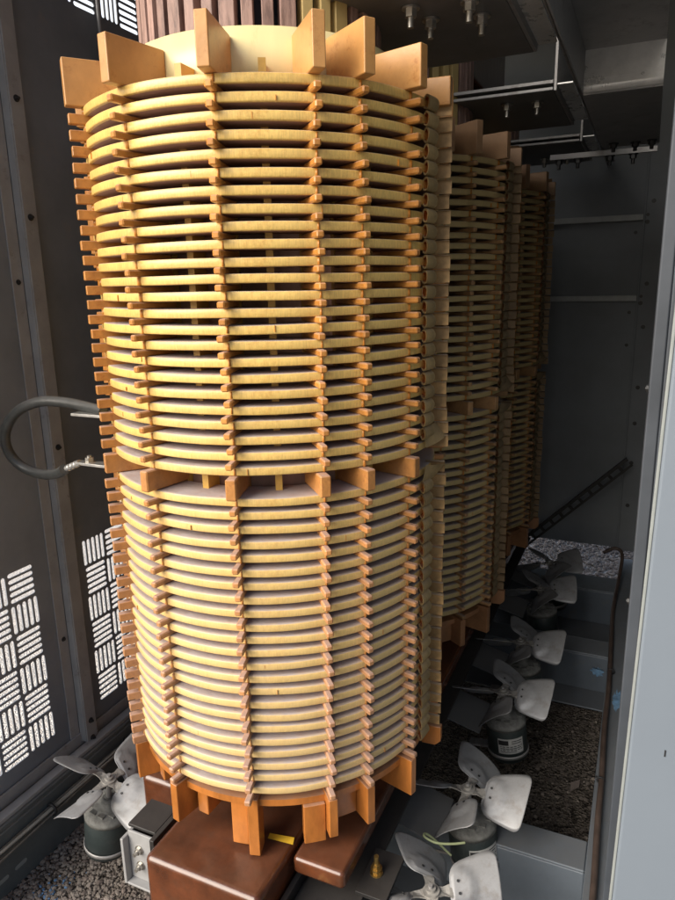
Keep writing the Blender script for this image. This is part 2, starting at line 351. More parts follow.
# base frame: side channels, cross channels
bf = thing('base_frame', 'grey steel base frame of side channels and cross channels on the gravel', 'frame', (0, 0, -1.46))
def slot_rail(name, m, x0, x1, sgn, yslots):
    mb = MB()
    zt, zb = 1.46 - 1.272, -.01
    mb.bx(x0, x1, -.9, 2.0, zt - .012, zt)                          # top flange
    xi = x1 if sgn > 0 else x0
    mb.bx(xi - .004, xi + .004, -.9, 2.0, zb, zt - .012)            # web
    mb.bx(x0, x1, -.9, 2.0, zt + .0, zt + .004) if False else None
    return mb.build(name, m, bf, bevel=.003)
ch = slot_rail('side_channel', 'frame_dark', -.688, -.632, 1, ())
for y in (-.345, -.29, -.05, .02):
    s = MB(); X = Matrix.Translation((-.6275, y, 1.46 - 1.385 - .02)) @ Matrix.Rotation(PI / 2, 4, 'Y')
    pts = [(.006 * math.cos(t) + 0, (.012 if math.cos(t - PI / 2) > 0 else -.012) + .006 * math.sin(t)) for t in [2 * PI * i / 16 for i in range(16)]]
    s.prism(pts, 0, .0012, X); s.build('channel_slot', 'rim', ch)
rl = MB(); rl.bx(-.667, -.640, -.9, 2.0, .1885, .2); rl.bx(-.687, -.681, -.9, 2, .1885, .225); rl.build('rail_lip', 'post', bf, bevel=.002)
mb = MB(); mb.bx(.676, .745, -.8, 2.0, .178, .19); mb.bx(.676, .682, -.8, 2.0, -.01, .178); mb.build('side_channel', 'frame', bf, bevel=.003)
def cross(y0, y1, zt):
    mb = MB(); x0, x1 = .16, .6755
    t = .007
    mb.bx(x0, x1, y0, y1, zt - t, zt)                                # top flange
    mb.bx(x0, x1, y0, y0 + t, .02 + t, zt - t)                             # web on the near side
    mb.bx(x0, x1, y0 - (y1 - y0) * 1.0, y0 + t, .02, .02 + t)        # lower flange towards the opening
    return mb.build('cross_channel', 'frame', bf, bevel=.004)
cross(.108, .20, .18); cross(1.09, 1.2, .17); cross(1.62, 1.77, .18)
def patch(cx, cy, z, rx, ry, seed, par):
    r = random.Random(seed); n = 40
    pts = [(cx + rx * (1 + r.uniform(-.35, .3)) * math.cos(2 * PI * i / n), cy + ry * (1 + r.uniform(-.35, .3)) * math.sin(2 * PI * i / n)) for i in range(n)]
    m_ = MB(); m_.prism(pts, z, z + .0008); m_.build('paint_patch', 'blue', par)
patch(.715, .80, .1905, .013, .055, 2, bf)
r = random.Random(5); pts = [(.642 + .02 * (1 + r.uniform(-.35, .3)) * math.cos(2 * PI * i / 40), .107 + .017 * (1 + r.uniform(-.35, .3)) * math.sin(2 * PI * i / 40)) for i in range(40)]
m_ = MB(); m_.prism(pts, 0, .0008, Matrix.Translation((0, 1.0895, 0)) @ Matrix.Rotation(PI / 2, 4, 'X')); m_.build('paint_patch', 'blue', bf)
pk = MB(); pk.bx(.36, .652, 1.36, 1.43, 0, .04)
tag(pk.build('wooden_plank', 'plank', loc=(0, 0, .004), bevel=.003), 'weathered brown plank lying on gravel between two cross channels', 'plank')

# back wall, right wall, roof, front panel
bw = thing('end_wall', 'dark far end wall of the enclosure with two pale horizontal rails', 'wall', (0, 2.0, -1.22))
mb = MB(); mb.bx(-.69, .745, 0, .004, 0, 2.5); mb.build('panel', 'back', bw)
for z in (.249, -.080):
    mb = MB(); mb.bx(-.68, .655, -.022, 0.0, z + 1.22 - .012, z + 1.22 + .012); r = mb.build('rail', 'rail', bw, bevel=.001)
    s = MB(); hexbolt(s, (.672, -.03, z + 1.22 + .008), 'y', -1, .0045, .004, .003, 'screw'); hexbolt(s, (.672, -.03, z + 1.22 - .02), 'y', -1, .006, .006, .006, 'screw'); s.build('bolt', None, r)
mb = MB(); mb.bx(.664, .74, -.03, -.0, -.0, 2.5); mb.bx(.655, .664, -.012, 0, -.0, 2.5); cp = mb.build('corner_post', 'back', bw, bevel=.002)
for z in (.31, -.02, -.2, -.46, -.62, -.8, -1.0):
    s = MB(); hexbolt(s, (.69, -.03, z + 1.22), 'y', -1, .006, .004, .003, 'screw'); s.build('bolt', 'screw', cp)
for z in (.19, -.14, -.28):
    s = MB(); hexbolt(s, (.63, 0, z + 1.22), 'y', -1, .005, .003, .002, 'screw'); s.build('bolt', 'screw', bw)
rw = thing('side_wall', 'bluish grey right hand wall seen nearly edge on behind the bright panel', 'wall', (.716, 0, -1.46))
mb = MB(); mb.bx(.029, .033, -.40, 2.0, .19, 2.74); mb.build('panel', 'frame', rw)
mb = MB(); mb.bx(-.0040, .0095, -.44, -.40, .0, 2.74); mb.bx(.0095, .033, -.44, -.435, 0, 2.74)
fp = mb.build('post', 'post_dark', rw, bevel=.002)
for z in (-.38, -.95, -.12):
    s = MB(); hexbolt(s, (-.0040, -.41, z + 1.46), 'x', -1, .004, .002, .001, 'screw'); s.build('bolt', 'screw', fp)
rf = MB(); rf.bx(-.71, .74, -.47, 2.02, 1.285, 1.295); rf.bx(-.71, .74, -.47, -.44, 1.22, 1.285)
tag(rf.build('enclosure_roof', 'roof', loc=G), 'dark flat sheet roof closing the enclosure above the coils', 'roof')
fpn = thing('cover_panel', 'bright bluish grey enamel panel at the right edge with one small ink mark', 'panel', (.7222, -.47, -.54), 0)
fpn.rotation_euler.y = R_(.75)
mb = MB(); mb.bx(.0035, .9, 0, .02, -.95, 1.9); mb.build('sheet', 'outer', fpn, bevel=.0035, segs=3)
mb = MB(); mb.bx(-.0002, .0034, .003, .0085, -.95, 1.9); mb.build('edge_flange', 'rim', fpn, bevel=.0012)
mb = MB(); mb.box((.0415, -.0004, .005), (.0016, .0006, .0085)); mb.build('ink_mark', 'ink', fpn)

# conduit on the right rail
mb = MB(); mb.tube([(.696, -.9, -1.258), (.697, -.4, -1.259), (.698, .0, -1.262), (.693, .25, -1.258), (.692, .42, -1.262), (.686, .62, -1.254), (.687, .85, -1.262), (.679, 1.15, -1.256), (.673, 1.42, -1.258), (.684, 1.68, -1.225), (.686, 1.78, -1.165), (.655, 1.8, -1.15), (.61, 1.78, -1.17)], .0075, 10)
cd = mb.build('conduit', 'conduit', loc=G); tag(cd, 'brown flexible conduit running along the right base channel', 'conduit')
for y in (.40, -.2, .95):
    s = MB(); s.lathe([(.0075, -.002), (.0105, -.002), (.0105, .002), (.0075, .002)], 12, Matrix.Translation((.690, y, -1.261)) @ Matrix.Rotation(PI / 2, 4, 'X'), closed=True)
    s.box((.687, y, -1.254), (.02, .003, .004)); s.build('cable_tie', 'ink', cd)
# wiring on the left rail
wb = thing('wire_bundle', 'bundle of thin grey wires tied along the left base channel', 'wires', (-.62, 0, -1.32))
for k in range(5):
    dx, dz = (.0, .010, .004, .013, .007)[k], (.0, .004, .010, -.006, -.012)[k]
    mb = MB(); mb.tube([(dx + .004 * math.sin(3 * y + k), y, dz + .004 * math.cos(4 * y + 2 * k)) for y in [-.8 + i * .12 for i in range(13)]], .0032 if k else .0042, 7)
    mb.build('wire', 'wire_ltgrey' if k in (1, 2) else 'wire', wb)
for y in (-.19, -.42, .1):
    s = MB(); s.lathe([(.013, -.003), (.0175, -.003), (.0175, .003), (.013, .003)], 14, Matrix.Translation((.006, y, 0)) @ Matrix.Rotation(PI / 2, 4, 'X'), closed=True); s.build('cable_tie', 'ink', wb)
# slotted diagonal strut near the far end
st = MB(); A = Vector((.13, 1.9, -1.345)); B = Vector((.685, 1.9, -.78)); d = (B - A).normalized(); L_ = (B - A).length
X = Matrix.Translation(A) @ Matrix(((d.x, 0, -d.z, 0), (0, 1, 0, 0), (d.z, 0, d.x, 0), (0, 0, 0, 1)))
n_ = 14
for i in range(n_):
    a = L_ * i / n_; b = L_ * (i + 1) / n_; h = .02
    st.bx(a, a + .013, -.002, .002, -h, h, X=X)
    st.bx(a + .013, b, -.002, .002, -h, -h + .010, X=X); st.bx(a + .013, b, -.002, .002, h - .010, h, X=X)
st.bx(0, L_, -.002, .02, h, h + .003, X=X)
tag(st.build('slotted_strut', 'black', loc=G), 'black diagonal strut with a row of slots near the far end wall', 'strut')

# ------------------------------------------------------------------ coils
H = .02600
ZL = {i: .2843 - (i - 1) * H for i in range(1, 24)}
ZL[24] = -.3269
for i in range(25, 48): ZL[i] = -.9363 + (47 - i) * .02588
def ZD(i): return ZL[i] + .0130 if i != 24 else ZL[23] - .0130
RD, RI, RT = .334, .262, .3575
COLS = [-129.5, -101.5, -73.6, -47.9, -34.9, -15.5, 25, 50, 76, 101, 126, 152, 178, 204]
_r = random.Random(3)

def disc_mesh(i):
    r = random.Random(100 + i)
    h = .0073; ro = RD + r.uniform(-.0012, .0012); n = 168
    ph1, ph2 = r.uniform(0, 6.28), r.uniform(0, 6.28)
    prof = [(RI, -h), (ro - .006, -h), (ro - .0020, -h * .98), (ro - .0007, -h * .88), (ro - .0001, -h * .7), (ro, 0),
            (ro - .0001, h * .7), (ro - .0007, h * .88), (ro - .0020, h * .98), (ro - .006, h), (RI, h)]
    vs = []; P = len(prof)
    for k in range(n):
        a = 2 * PI * k / n
        dz = .0007 * math.sin(2 * a + ph1) + .0004 * math.sin(7 * a + ph2); dr = .0010 * math.sin(3 * a + ph2) + .0006 * math.sin(11 * a + ph1)
        for (rr, z) in prof:
            q = rr + (dr if rr > RI + .01 else 0); vs.append((q * math.cos(a), q * math.sin(a), z + dz))
    fs = [(k * P + q, ((k + 1) % n) * P + q, ((k + 1) % n) * P + (q + 1) % P, k * P + (q + 1) % P) for k in range(n) for q in range(P)]
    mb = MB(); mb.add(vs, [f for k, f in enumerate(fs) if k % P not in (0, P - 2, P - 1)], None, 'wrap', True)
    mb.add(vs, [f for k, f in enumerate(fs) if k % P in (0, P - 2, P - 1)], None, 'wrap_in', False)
    # varnish runs beside the spacer columns and short tape joints on the face
    for c in (-129.5, -101.5, -73.6, -47.9, -34.9, -15.5):
        if r.random() < (.30 if i < 10 else .12): continue
        a = R_(c + .62 + r.uniform(-.25, .25)); w_ = r.uniform(.0035, .0062); hh = r.uniform(.0115, .0142); t = .0012
        X = Matrix.Translation((ro * math.cos(a), ro * math.sin(a), -r.uniform(-.0005, .0010))) @ Matrix.Rotation(a, 4, 'Z')
        mb.add([(-.0016, y_, z_) for y_, z_ in ((-w_ / 2, -hh / 2), (w_ / 2, -hh / 2), (w_ * .4, hh / 2), (-w_ * .35, hh / 2))] +
               [(t + .0011, y_, z_) for y_, z_ in ((-w_ * .3, -hh * .46), (w_ * .3, -hh * .46), (w_ * .22, hh * .4), (-w_ * .2, hh * .4))],
               [(4, 5, 6, 7), (0, 1, 5, 4), (1, 2, 6, 5), (2, 3, 7, 6), (3, 0, 4, 7)], X, 'cord', True)
    if r.random() < .8:
        a = R_(r.uniform(-135, -12)); w_ = r.uniform(.0006, .0013); hh = r.uniform(.006, .011)
        mb.box((0, 0, 0), (.0040, w_, hh), Matrix.Translation(((ro - .0008) * math.cos(a), (ro - .0008) * math.sin(a), r.uniform(-.002, .002))) @ Matrix.Rotation(a, 4, 'Z'), 'cord')
    me = mb.mesh('winding_disc')
    return me
DISC = {i: disc_mesh(i) for i in range(1, 48)}

def bevel_box(sx, sy, sz, b):
    bm = bmesh.new(); bmesh.ops.create_cube(bm, size=1, matrix=Matrix.Diagonal((sx, sy, sz, 1)))
    bmesh.ops.bevel(bm, geom=list(bm.edges), offset=b, segments=1, affect='EDGES')
    bm.verts.index_update(); v = [tuple(x.co) for x in bm.verts]; f = [tuple(w.index for w in q.verts) for q in bm.faces]; bm.free(); return v, f
BV = bevel_box(.096, .0126, .0108, .0022)
BVL = bevel_box(.100, .0150, .0165, .0012)
BVB = bevel_box(.100, .0185, .0375, .002)
def mesh_of(vf, m, name):
    mb = MB(); mb.add(vf[0], vf[1], None, m); return mb.mesh(name)
BLOCK = mesh_of(BV, 'block', 'spacer_block'); BIGBLOCK = mesh_of(BVB, 'block', 'tall_spacer_block')
def block_X(col, i):
    r = random.Random(int(col * 10) * 100 + i)
    a = R_(col + r.uniform(-.35, .35)); rr = RT - (.050 if i == 24 else .048) + r.uniform(-.0016, .0012)
    return Matrix.Translation((rr * math.cos(a), rr * math.sin(a), ZL[i] + r.uniform(-.0004, .0004))) @ Matrix.Rotation(a + r.uniform(-.035, .035), 4, 'Z')

def polar_plate(a, r0, r1, th, z0, z1, cham=0, lean=0):
    """radial board at angle a (deg) from r0 to r1"""
    a = R_(a); mb = MB()
    pts = [(r0, z0), (r1 - cham, z0), (r1, z0 + cham), (r1, z1), (r0, z1)] if cham else [(r0, z0), (r1, z0), (r1, z1), (r0, z1)]
    n = len(pts); c, s = math.cos(a), math.sin(a)
    vs = [(r * c - t * s, r * s + t * c, z) for t in (-th / 2, th / 2) for r, z in pts]
    mb.add(vs, [tuple(range(n)), tuple(reversed(range(n, 2 * n)))] + [(i, i + n, (i + 1) % n + n, (i + 1) % n) for i in range(n)])
    return mb
def arc_block(a0, a1, r0, r1, z0, z1, n=10):
    mb = MB(); mb.lathe([(r0, z0), (r1, z0), (r1, z1), (r0, z1)], n, None, None, R_(a0), R_(a1), True, False); return mb

def sleeve(i):
    """crepe paper collar: a short oval tube along the disc, open towards the front, dark inside"""
    r = random.Random(500 + i); mb = MB(); n = 7; K = 18
    def ring(t, k, inner):
        a = R_(-8.6 + 6.2 * t + r.uniform(-.15, .15)); gr = 1 + .08 * t
        ru = (.0072 if inner else .0096) * gr; rz = (.0086 if inner else .0120) * min(gr, 1.06)
        rc = .3395 + .001 * t; out = []
        for q in range(K):
            u = 2 * PI * q / K
            rr = rc + ru * math.cos(u); z = rz * math.sin(u) - .001 + .0006 * math.sin(3 * u + i)
            aa = a + R_(2.6) * (1 - math.cos(u)) * .5 * (1 - t)            # slanted mouth
            out.append((rr * math.cos(aa), rr * math.sin(aa), z))
        return out
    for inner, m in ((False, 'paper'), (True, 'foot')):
        vs = []
        for k in range(n + 1): vs += ring(k / n, k, inner)
        mb.add(vs, [(k * K + q, (k + 1) * K + q, (k + 1) * K + (q + 1) % K, k * K + (q + 1) % K) for k in range(n) for q in range(K)], None, m, True)
    r.seed(1); A = ring(0, 0, False); B = ring(0, 0, True)
    mb.add(A + B, [(q, (q + 1) % K, K + (q + 1) % K, K + q) for q in range(K)], None, 'paper')
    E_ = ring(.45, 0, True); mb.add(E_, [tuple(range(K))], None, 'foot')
    return mb
def tab(i):
    """folded pressboard tab standing out beside the sleeve"""
    r = random.Random(900 + i); a = 3.6 + r.uniform(-.3, .3); mb = MB(); h = H * .93 / 2
    r0, r1 = RD - .01, .3640 + r.uniform(-.0025, .0018)
    if i in (23, 24): r1 += .006
    c, s = math.cos(R_(a)), math.sin(R_(a)); lean = r.uniform(-.002, .002)
    pts = [(r0, -h), (r1, -h + r.uniform(0, .002)), (r1, h), (r0, h)]
    mb.add([(q * c - t * s, q * s + t * c + (lean if q > .35 else 0), z) for t in (-.0008, .0008) for q, z in pts],
           [(0, 1, 2, 3), (7, 6, 5, 4), (0, 4, 5, 1), (1, 5, 6, 2), (2, 6, 7, 3), (3, 7, 4, 0)])
    # folded lip at the top edge, turned towards the front
    mb.add([(q * c + t * s, q * s - t * c, h + dz) for q in (r0, r1) for t, dz in ((0, 0), (.006, -.0012))], [(0, 2, 3, 1)])
    return mb

def coil(idx, y, label, single_cols):
    root = thing('transformer_coil', label, 'coil', (0, y, -1.03), 0, 'coils of the transformer')
    O = (0, 0, 1.03)
    def at(z): return (0, 0, z + 1.03)
    # tube and winding discs
    mb = MB(); mb.lathe([(.250, .291), (.250, .392), (.243, .392), (.243, .291)], 96, None, None, closed=True); mb.build('barrier_tube', 'tube', root, O)
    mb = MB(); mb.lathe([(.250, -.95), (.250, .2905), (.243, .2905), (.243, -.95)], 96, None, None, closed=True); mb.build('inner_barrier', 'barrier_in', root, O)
    for i in range(1, 48): link('winding_disc', DISC[i], root, at(ZD(i)))
    # spacer blocks: the hundred that show largest are single parts, the rest one mesh
    singles = [(single_cols[0], i) for i in range(1, 48)] + [(single_cols[1], i) for i in range(1, 48)]
    singles += [(single_cols[2], i) for i in (24, 25, 26, 27, 28, 29)]
    for c, i in singles:
        o = link('spacer_block', BIGBLOCK if i == 24 else BLOCK, root); X = block_X(c, i)
        o.matrix_local = Matrix.Translation(O) @ X
        if i == 24: o['label'] = 'tall spacer block in the wide middle gap'
    rest = MB(); ss = set(singles)
    for c in COLS:
        for i in range(1, 48):
            if (c, i) in ss: continue
            vf = BVB if i == 24 else (BVL if c in (-129.5, 204, 178) else BV)
            rest.add(vf[0], vf[1], block_X(c, i))
    ro = rest.build('spacer_blocks', 'block', root, O); ro['kind'] = 'stuff'
    # vertical sticks behind the discs (at the columns and halfway between)
    for c in COLS + [-87.5, -60.7, -116, -25, 3]:
        mb = polar_plate(c, .2505, .2615 if c in COLS else .288, .012, -.95, .309 if c not in (-87.5, -60.7) else .336); mb.build('duct_stick', 'stick', root, O)
    # end blocks on top
    for c in COLS + [3.5]:
        r = random.Random(int(c * 3)); hi = .376 + r.uniform(-.005, .005)
        z0 = .304 if c not in (3.5,) else .30
        polar_plate(c + r.uniform(-.6, .6), .2502, .3625, .0205, z0, hi - (.03 if c == 3.5 else 0) - (.012 if c == -15.5 else 0)).build('end_block', 'board', root, O, bevel=.0022)
    # bottom ring, feet
    mb = MB(); mb.lathe([(.250, -.9645), (.327, -.9645), (.327, -.9505), (.250, -.9505)], 96, None, None, closed=True, smooth=False); mb.build('support_ring', 'foot', root, O)
    for c in COLS:
        if c == -73.6:
            polar_plate(c, .300, .336, .022, -1.072, -.945).build('foot_block', 'foot', root, O, bevel=.002)
            arc_block(c - 9, c - 2.6, .285, .319, -1.066, -.9655, 3).build('foot_block', 'foot', root, O, bevel=.003)
        elif c == -129.5 or c == -101.5:
            polar_plate(c, .285, .3535, .019, -1.03, -.945).build('foot_block', 'foot', root, O, bevel=.002)
            arc_block(c + 3.5, c + 8.5, .265, .312, -1.028, -.9655, 3).build('foot_block', 'foot', root, O, bevel=.003)
        else: polar_plate(c, .255, .3545, .018, -1.028, -.945).build('foot_block', 'foot', root, O, bevel=.002)
    arc_block(-45.8, -36.6, .286, .315, -1.024, -.9655, 6).build('filler_block', 'foot', root, O, bevel=.002)
    arc_block(-57.0, -49.6, .298, .334, -1.05, -.9655, 4).build('filler_block', 'foot', root, O, bevel=.002)
    # sleeves and tabs on the lead side
    for i in range(1, 48):
        if i not in (24, 25): sleeve(i).build('paper_sleeve', None, root, at(ZD(i)))
        tab(i).build('insulating_tab', 'papertab', root, at(ZD(i)))
    polar_plate(3.6, .325, .367, .016, -.985, -.938, cham=.012).build('end_block', 'foot', root, O, bevel=.002)
    # flared paper flaps at the break
    for z, up in ((-.286, 1), (-.352, -1)):
        mb = MB(); n = 6; vs = []
        for k in range(n + 1):
            t = k / n; a = R_(-7 + 12 * t); o_ = .018 * math.sin(t * PI / 2)
            vs += [((RD + .004 + o_ * .3) * math.cos(a), (RD + .004 + o_ * .3) * math.sin(a), z + .022 * up), ((RD + .012 + o_ * 1.0) * math.cos(a), (RD + .012 + o_ * 1.0) * math.sin(a), z - .016 * up + .012 * t * up)]
        mb.add(vs, [(2 * k, 2 * k + 2, 2 * k + 3, 2 * k + 1) for k in range(n)], None, 'paper', True); mb.build('paper_flap', 'paper', root, O)
    # low voltage winding inside the tube: ribs standing out of the top
    mb = MB(); mb.lathe([(.200, -.9), (.200, .47), (.192, .47), (.192, -.9)], 64, closed=True); mb.build('inner_winding', 'black', root, O)
    for k in range(26):
        a = -150 + k * 8.4; r = random.Random(k)
        cream = -46 < a < -20
        w_ = .019 if k % 3 else .026
        polar_plate(a, .2005, .224, w_, -.3, .60).build('inner_rib', 'creamrib' if cream else 'innerwood', root, O, bevel=.0015)
    return root
FAR_SHADED = {'varnished_wrap': mat('far_wrap', (.54, .41, .185), .55, var=.18, vscale=9, bump=.1, bscale=200, dust=DUST, dust_amt=.8, rnd_amt=.1),
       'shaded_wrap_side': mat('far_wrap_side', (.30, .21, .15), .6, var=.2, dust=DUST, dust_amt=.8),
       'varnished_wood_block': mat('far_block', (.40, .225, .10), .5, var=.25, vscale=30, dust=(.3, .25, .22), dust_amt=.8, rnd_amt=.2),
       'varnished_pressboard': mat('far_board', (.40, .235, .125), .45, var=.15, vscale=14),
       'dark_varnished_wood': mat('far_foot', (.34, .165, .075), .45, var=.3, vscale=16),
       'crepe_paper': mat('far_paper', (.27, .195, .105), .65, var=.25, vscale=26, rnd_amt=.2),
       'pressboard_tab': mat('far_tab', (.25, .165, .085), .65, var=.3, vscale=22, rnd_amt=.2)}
def dull(o):  # swaps in dustier, duller copies with the rear coils' shade put into the colour
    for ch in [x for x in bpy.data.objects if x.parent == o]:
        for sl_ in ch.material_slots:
            if sl_.material and sl_.material.name in FAR_SHADED:
                k = FAR_SHADED[sl_.material.name]; sl_.link = 'OBJECT'; sl_.material = k
coil(0, 0, 'nearest and largest round coil of golden discs, sunlit beside the open front', (-73.6, -47.9, -34.9))
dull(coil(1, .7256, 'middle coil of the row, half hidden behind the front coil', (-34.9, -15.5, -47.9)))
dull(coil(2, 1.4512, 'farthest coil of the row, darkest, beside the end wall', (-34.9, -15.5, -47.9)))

# ------------------------------------------------------------------ core, clamps
core = thing('transformer_core', 'brown enamelled stepped steel core under and inside the coils', 'core', (0, 0, -1.30))
def yoke(x0, x1, y0, y1, zt, zb, rb=.022, name='yoke_step'):
    mb = MB(); mb.bx(x0, x1, y0, y1, zb + 1.30, zt + 1.30); return mb.build(name, 'core', core, bevel=rb, segs=5)
yoke(-.110, .150, -.404, 1.85, -1.0765, -1.33, .014)
yoke(-.262, -.116, -.232, 1.75, -1.068, -1.30, .016)
yoke(.158, .268, -.290, 1.75, -1.079, -1.118, .010)
for y in (0, .7256, 1.4512):
    mb = MB()
    steps = [(.06, .165), (.105, .138), (.138, .10), (.160, .06)]
    poly = [(x, yy) for x, yy in steps]; poly2 = []
    px = 0
    out = []
    for k, (x, yy) in enumerate(steps):
        out.append((x, yy)); out.append((x, steps[k + 1][1] if k + 1 < len(steps) else 0))
    out = out[:-1]
    full = out + [(x, -yy) for x, yy in reversed(out)] + [(-x, -yy) for x, yy in out] + [(-x, yy) for x, yy in reversed(out)]
    mb.prism(full, .30, 1.95, Matrix.Translation((0, y, 0))); mb.build('core_leg', 'core', core, bevel=.002)
mb = MB(); mb.bx(-.12, .12, -.25, 1.7, 2.0 - .05, 2.2); mb.build('top_yoke', 'core', core, bevel=.01)

def channel(name, label, x_web, out, y0, y1, zt, zb, m):
    """clamp channel: web against the core, flanges turned outwards"""
    root = thing(name, label, 'channel', (x_web, y0, zb))
    h = zt - zb; t = .009; mb = MB(); x1 = out
    mb.bx(0, t * (1 if out > 0 else -1), 0, y1 - y0, 0, h)
    mb.bx(t * (1 if out > 0 else -1), x1, 0, y1 - y0, h - t, h); mb.bx(t * (1 if out > 0 else -1), x1, 0, y1 - y0, 0, t)
    mb.build('web', m, root, bevel=.002); return root
cl = channel('clamp_channel', 'black steel clamp channel left of the brown core with a bolted bracket', -.268, -.0, -.30, 1.8, -1.10, -1.25, 'black') if False else None
cl = thing('clamp_channel', 'black steel clamp channel left of the brown core with a bolted bracket', 'channel', (-.15, -.33, -1.26))
mb = MB(); mb.bx(-.012, 0, 0, 2.1, -.06, .135); mb.bx(-.085, -.012, .02, 2.1, .127, .135); mb.build('web', 'black', cl, bevel=.002)
mb = MB(); mb.bx(-.088, -.080, -.005, .10, 0, .115); mb.bx(-.080, -.014, -.005, .10, 0, .006); mb.bx(-.080, -.014, .012, .018, .006, .126)
br = mb.build('bracket', 'post', cl, bevel=.002)
for z in (.045, .085):
    s = MB(); hexbolt(s, (-.052, .012, z), 'y', -1, .0075, .007, .009, 'bolt'); s.build('bolt', 'bolt', br)
crr = thing('clamp_channel', 'black steel clamp channel right of the brown core beside the fan plates', 'channel', (.155, -.37, -1.26))
mb = MB(); mb.bx(0, .012, 0, 2.2, -.06, .125); mb.bx(.012, .135, .0, 2.2, .092, .10)
cw = mb.build('web', 'black', crr, bevel=.002)
s = MB(); hexbolt(s, (.05, .045, .1), 'z', 1, .009, .008, .010, 'brass'); s.build('bolt', None, cw)
mb = MB(); mb.bx(.118, .182, .12, .235, .1005, .109); pl_ = mb.build('foot_plate', 'black', crr, bevel=.001)
s = MB(); hexbolt(s, (.142, .175, .109), 'z', 1, .009, .012, .026, 'brass'); hexbolt(s, (.142, .175, .121), 'z', 1, .008, .008, .0, 'brass'); s.build('stud', 'brass', pl_)
mb = MB(); mb.bx(.02, .06, .07, .20, .1005, .104)
tg = MB(); tg.add([(-.026, -.006, 0), (.028, -.008, .002), (.026, .007, .004), (-.026, .006, .001)], [(0, 1, 2, 3)])
o = tg.build('paper_tag', 'yellow', loc=(.122, -.268, -1.070 + ZO)); o.rotation_euler = (R_(3), R_(2), R_(8))
tag(o, 'small yellow paper tag under the front coil on the brown core', 'tag')

# ------------------------------------------------------------------ cooling fans
def blade_mesh():
    nr, nt = 16, 14; pitch = R_(36)
    ws = [(.038, .024), (.042, .036), (.048, .044), (.058, .050), (.075, .055), (.095, .060), (.115, .064), (.130, .0655), (.137, .0625), (.141, .056), (.143, .046)]
    def wid(r):
        for (a, b), (c, d) in zip(ws, ws[1:]):
            if a <= r <= c: return b + (d - b) * (r - a) / (c - a)
        return ws[-1][1]
    rs = [.0385, .040, .0425, .0455, .049, .054, .061, .068, .076, .085, .094, .103, .112, .121, .129, .135, .139, .142]
    vs = []
    for r in rs:
        w = wid(r)
        for k in range(nt + 1):
            t = -w + 2 * w * k / nt
            z = -.004 - 2.2 * t * t                                 # camber
            u, v = (r - .060) / .030, t / .036                      # embossed root reinforcement
            q = u * u * (1 if u < 0 else 1.0) + v * v
            e = max(0, min(1, (1.15 - q) / .16)); z += .0056 * e * e * (3 - 2 * e) * (1 if r > .045 else .3)
            rr = r + .10 * t + (-.9 * t * t if r > .12 else 0)
            p = pitch
            vs.append((rr, t * math.cos(p) - z * math.sin(p), t * math.sin(p) + z * math.cos(p)))
    W_ = nt + 1; n = len(rs)
    mb = MB(); mb.add(vs, [(i * W_ + k, (i + 1) * W_ + k, (i + 1) * W_ + k + 1, i * W_ + k + 1) for i in range(n - 1) for k in range(nt)], None, 'blade', True)
    return mb.mesh('blade')
BLADE = blade_mesh()
_hb = MB(); _hb.cyl((0, 0, -.004), .017, .007, 20, None, 'hub'); _hb.cyl((0, 0, .003), .010, .006, 16, None, 'hub'); _hb.cyl((0, 0, .009), .0045, .006, 10, None, 'steel')
for k in range(4):
    Xk = Matrix.Rotation(k * PI / 2, 4, 'Z')
    pts = [(.010, -.013), (.024, -.009), (.036, -.011), (.056, -.019), (.070, -.014), (.070, .014), (.056, .019), (.036, .011), (.024, .009), (.010, .013)]
    vs = []
    for z in (-.004, -.001):
        for x, yy in pts:
            p = R_(36) * max(0, min(1, (x - .02) / .03)); vs.append((x, yy * math.cos(p), yy * math.sin(p) + z - (.006 if x > .04 else 0)))
    n = len(pts)
    _hb.add(vs, [tuple(reversed(range(n))), tuple(range(n, 2 * n))] + [(i, (i + 1) % n, n + (i + 1) % n, n + i) for i in range(n)], Xk, 'hub')
HUB = _hb.mesh('hub')
_mo = MB(); prof = [(.0, -.205), (.035, -.205), (.050, -.202), (.0565, -.195), (.0565, -.172), (.0575, -.170), (.0575, -.108), (.0565, -.106), (.0565, -.092), (.050, -.083), (.030, -.078), (.018, -.074), (.013, -.055), (.013, -.05), (.0, -.05)]
_mo.lathe(prof, 40, None, 'motor'); MOTOR = _mo.mesh('motor')
_bl = MB(); _bl.lathe([(.052, -.096), (.0578, -.098), (.0578, -.086), (.050, -.076), (.030, -.069), (.020, -.066), (.016, -.05), (.012, -.05)], 40, None, 'bell')
for k in range(10):
    a = 2 * PI * k / 10; _bl.box((.04 * math.cos(a), .04 * math.sin(a), -.0735), (.016, .012, .006), None, 'bell')
_bl.cyl((0, 0, -.05), .006, .05, 12, None, 'steel'); BELL = _bl.mesh('end_bell')
_rv = MB()
_rv.cyl((0, 0, 0), .0028, .0016, 10, None, 'screw'); RIVET = _rv.mesh('rivet')
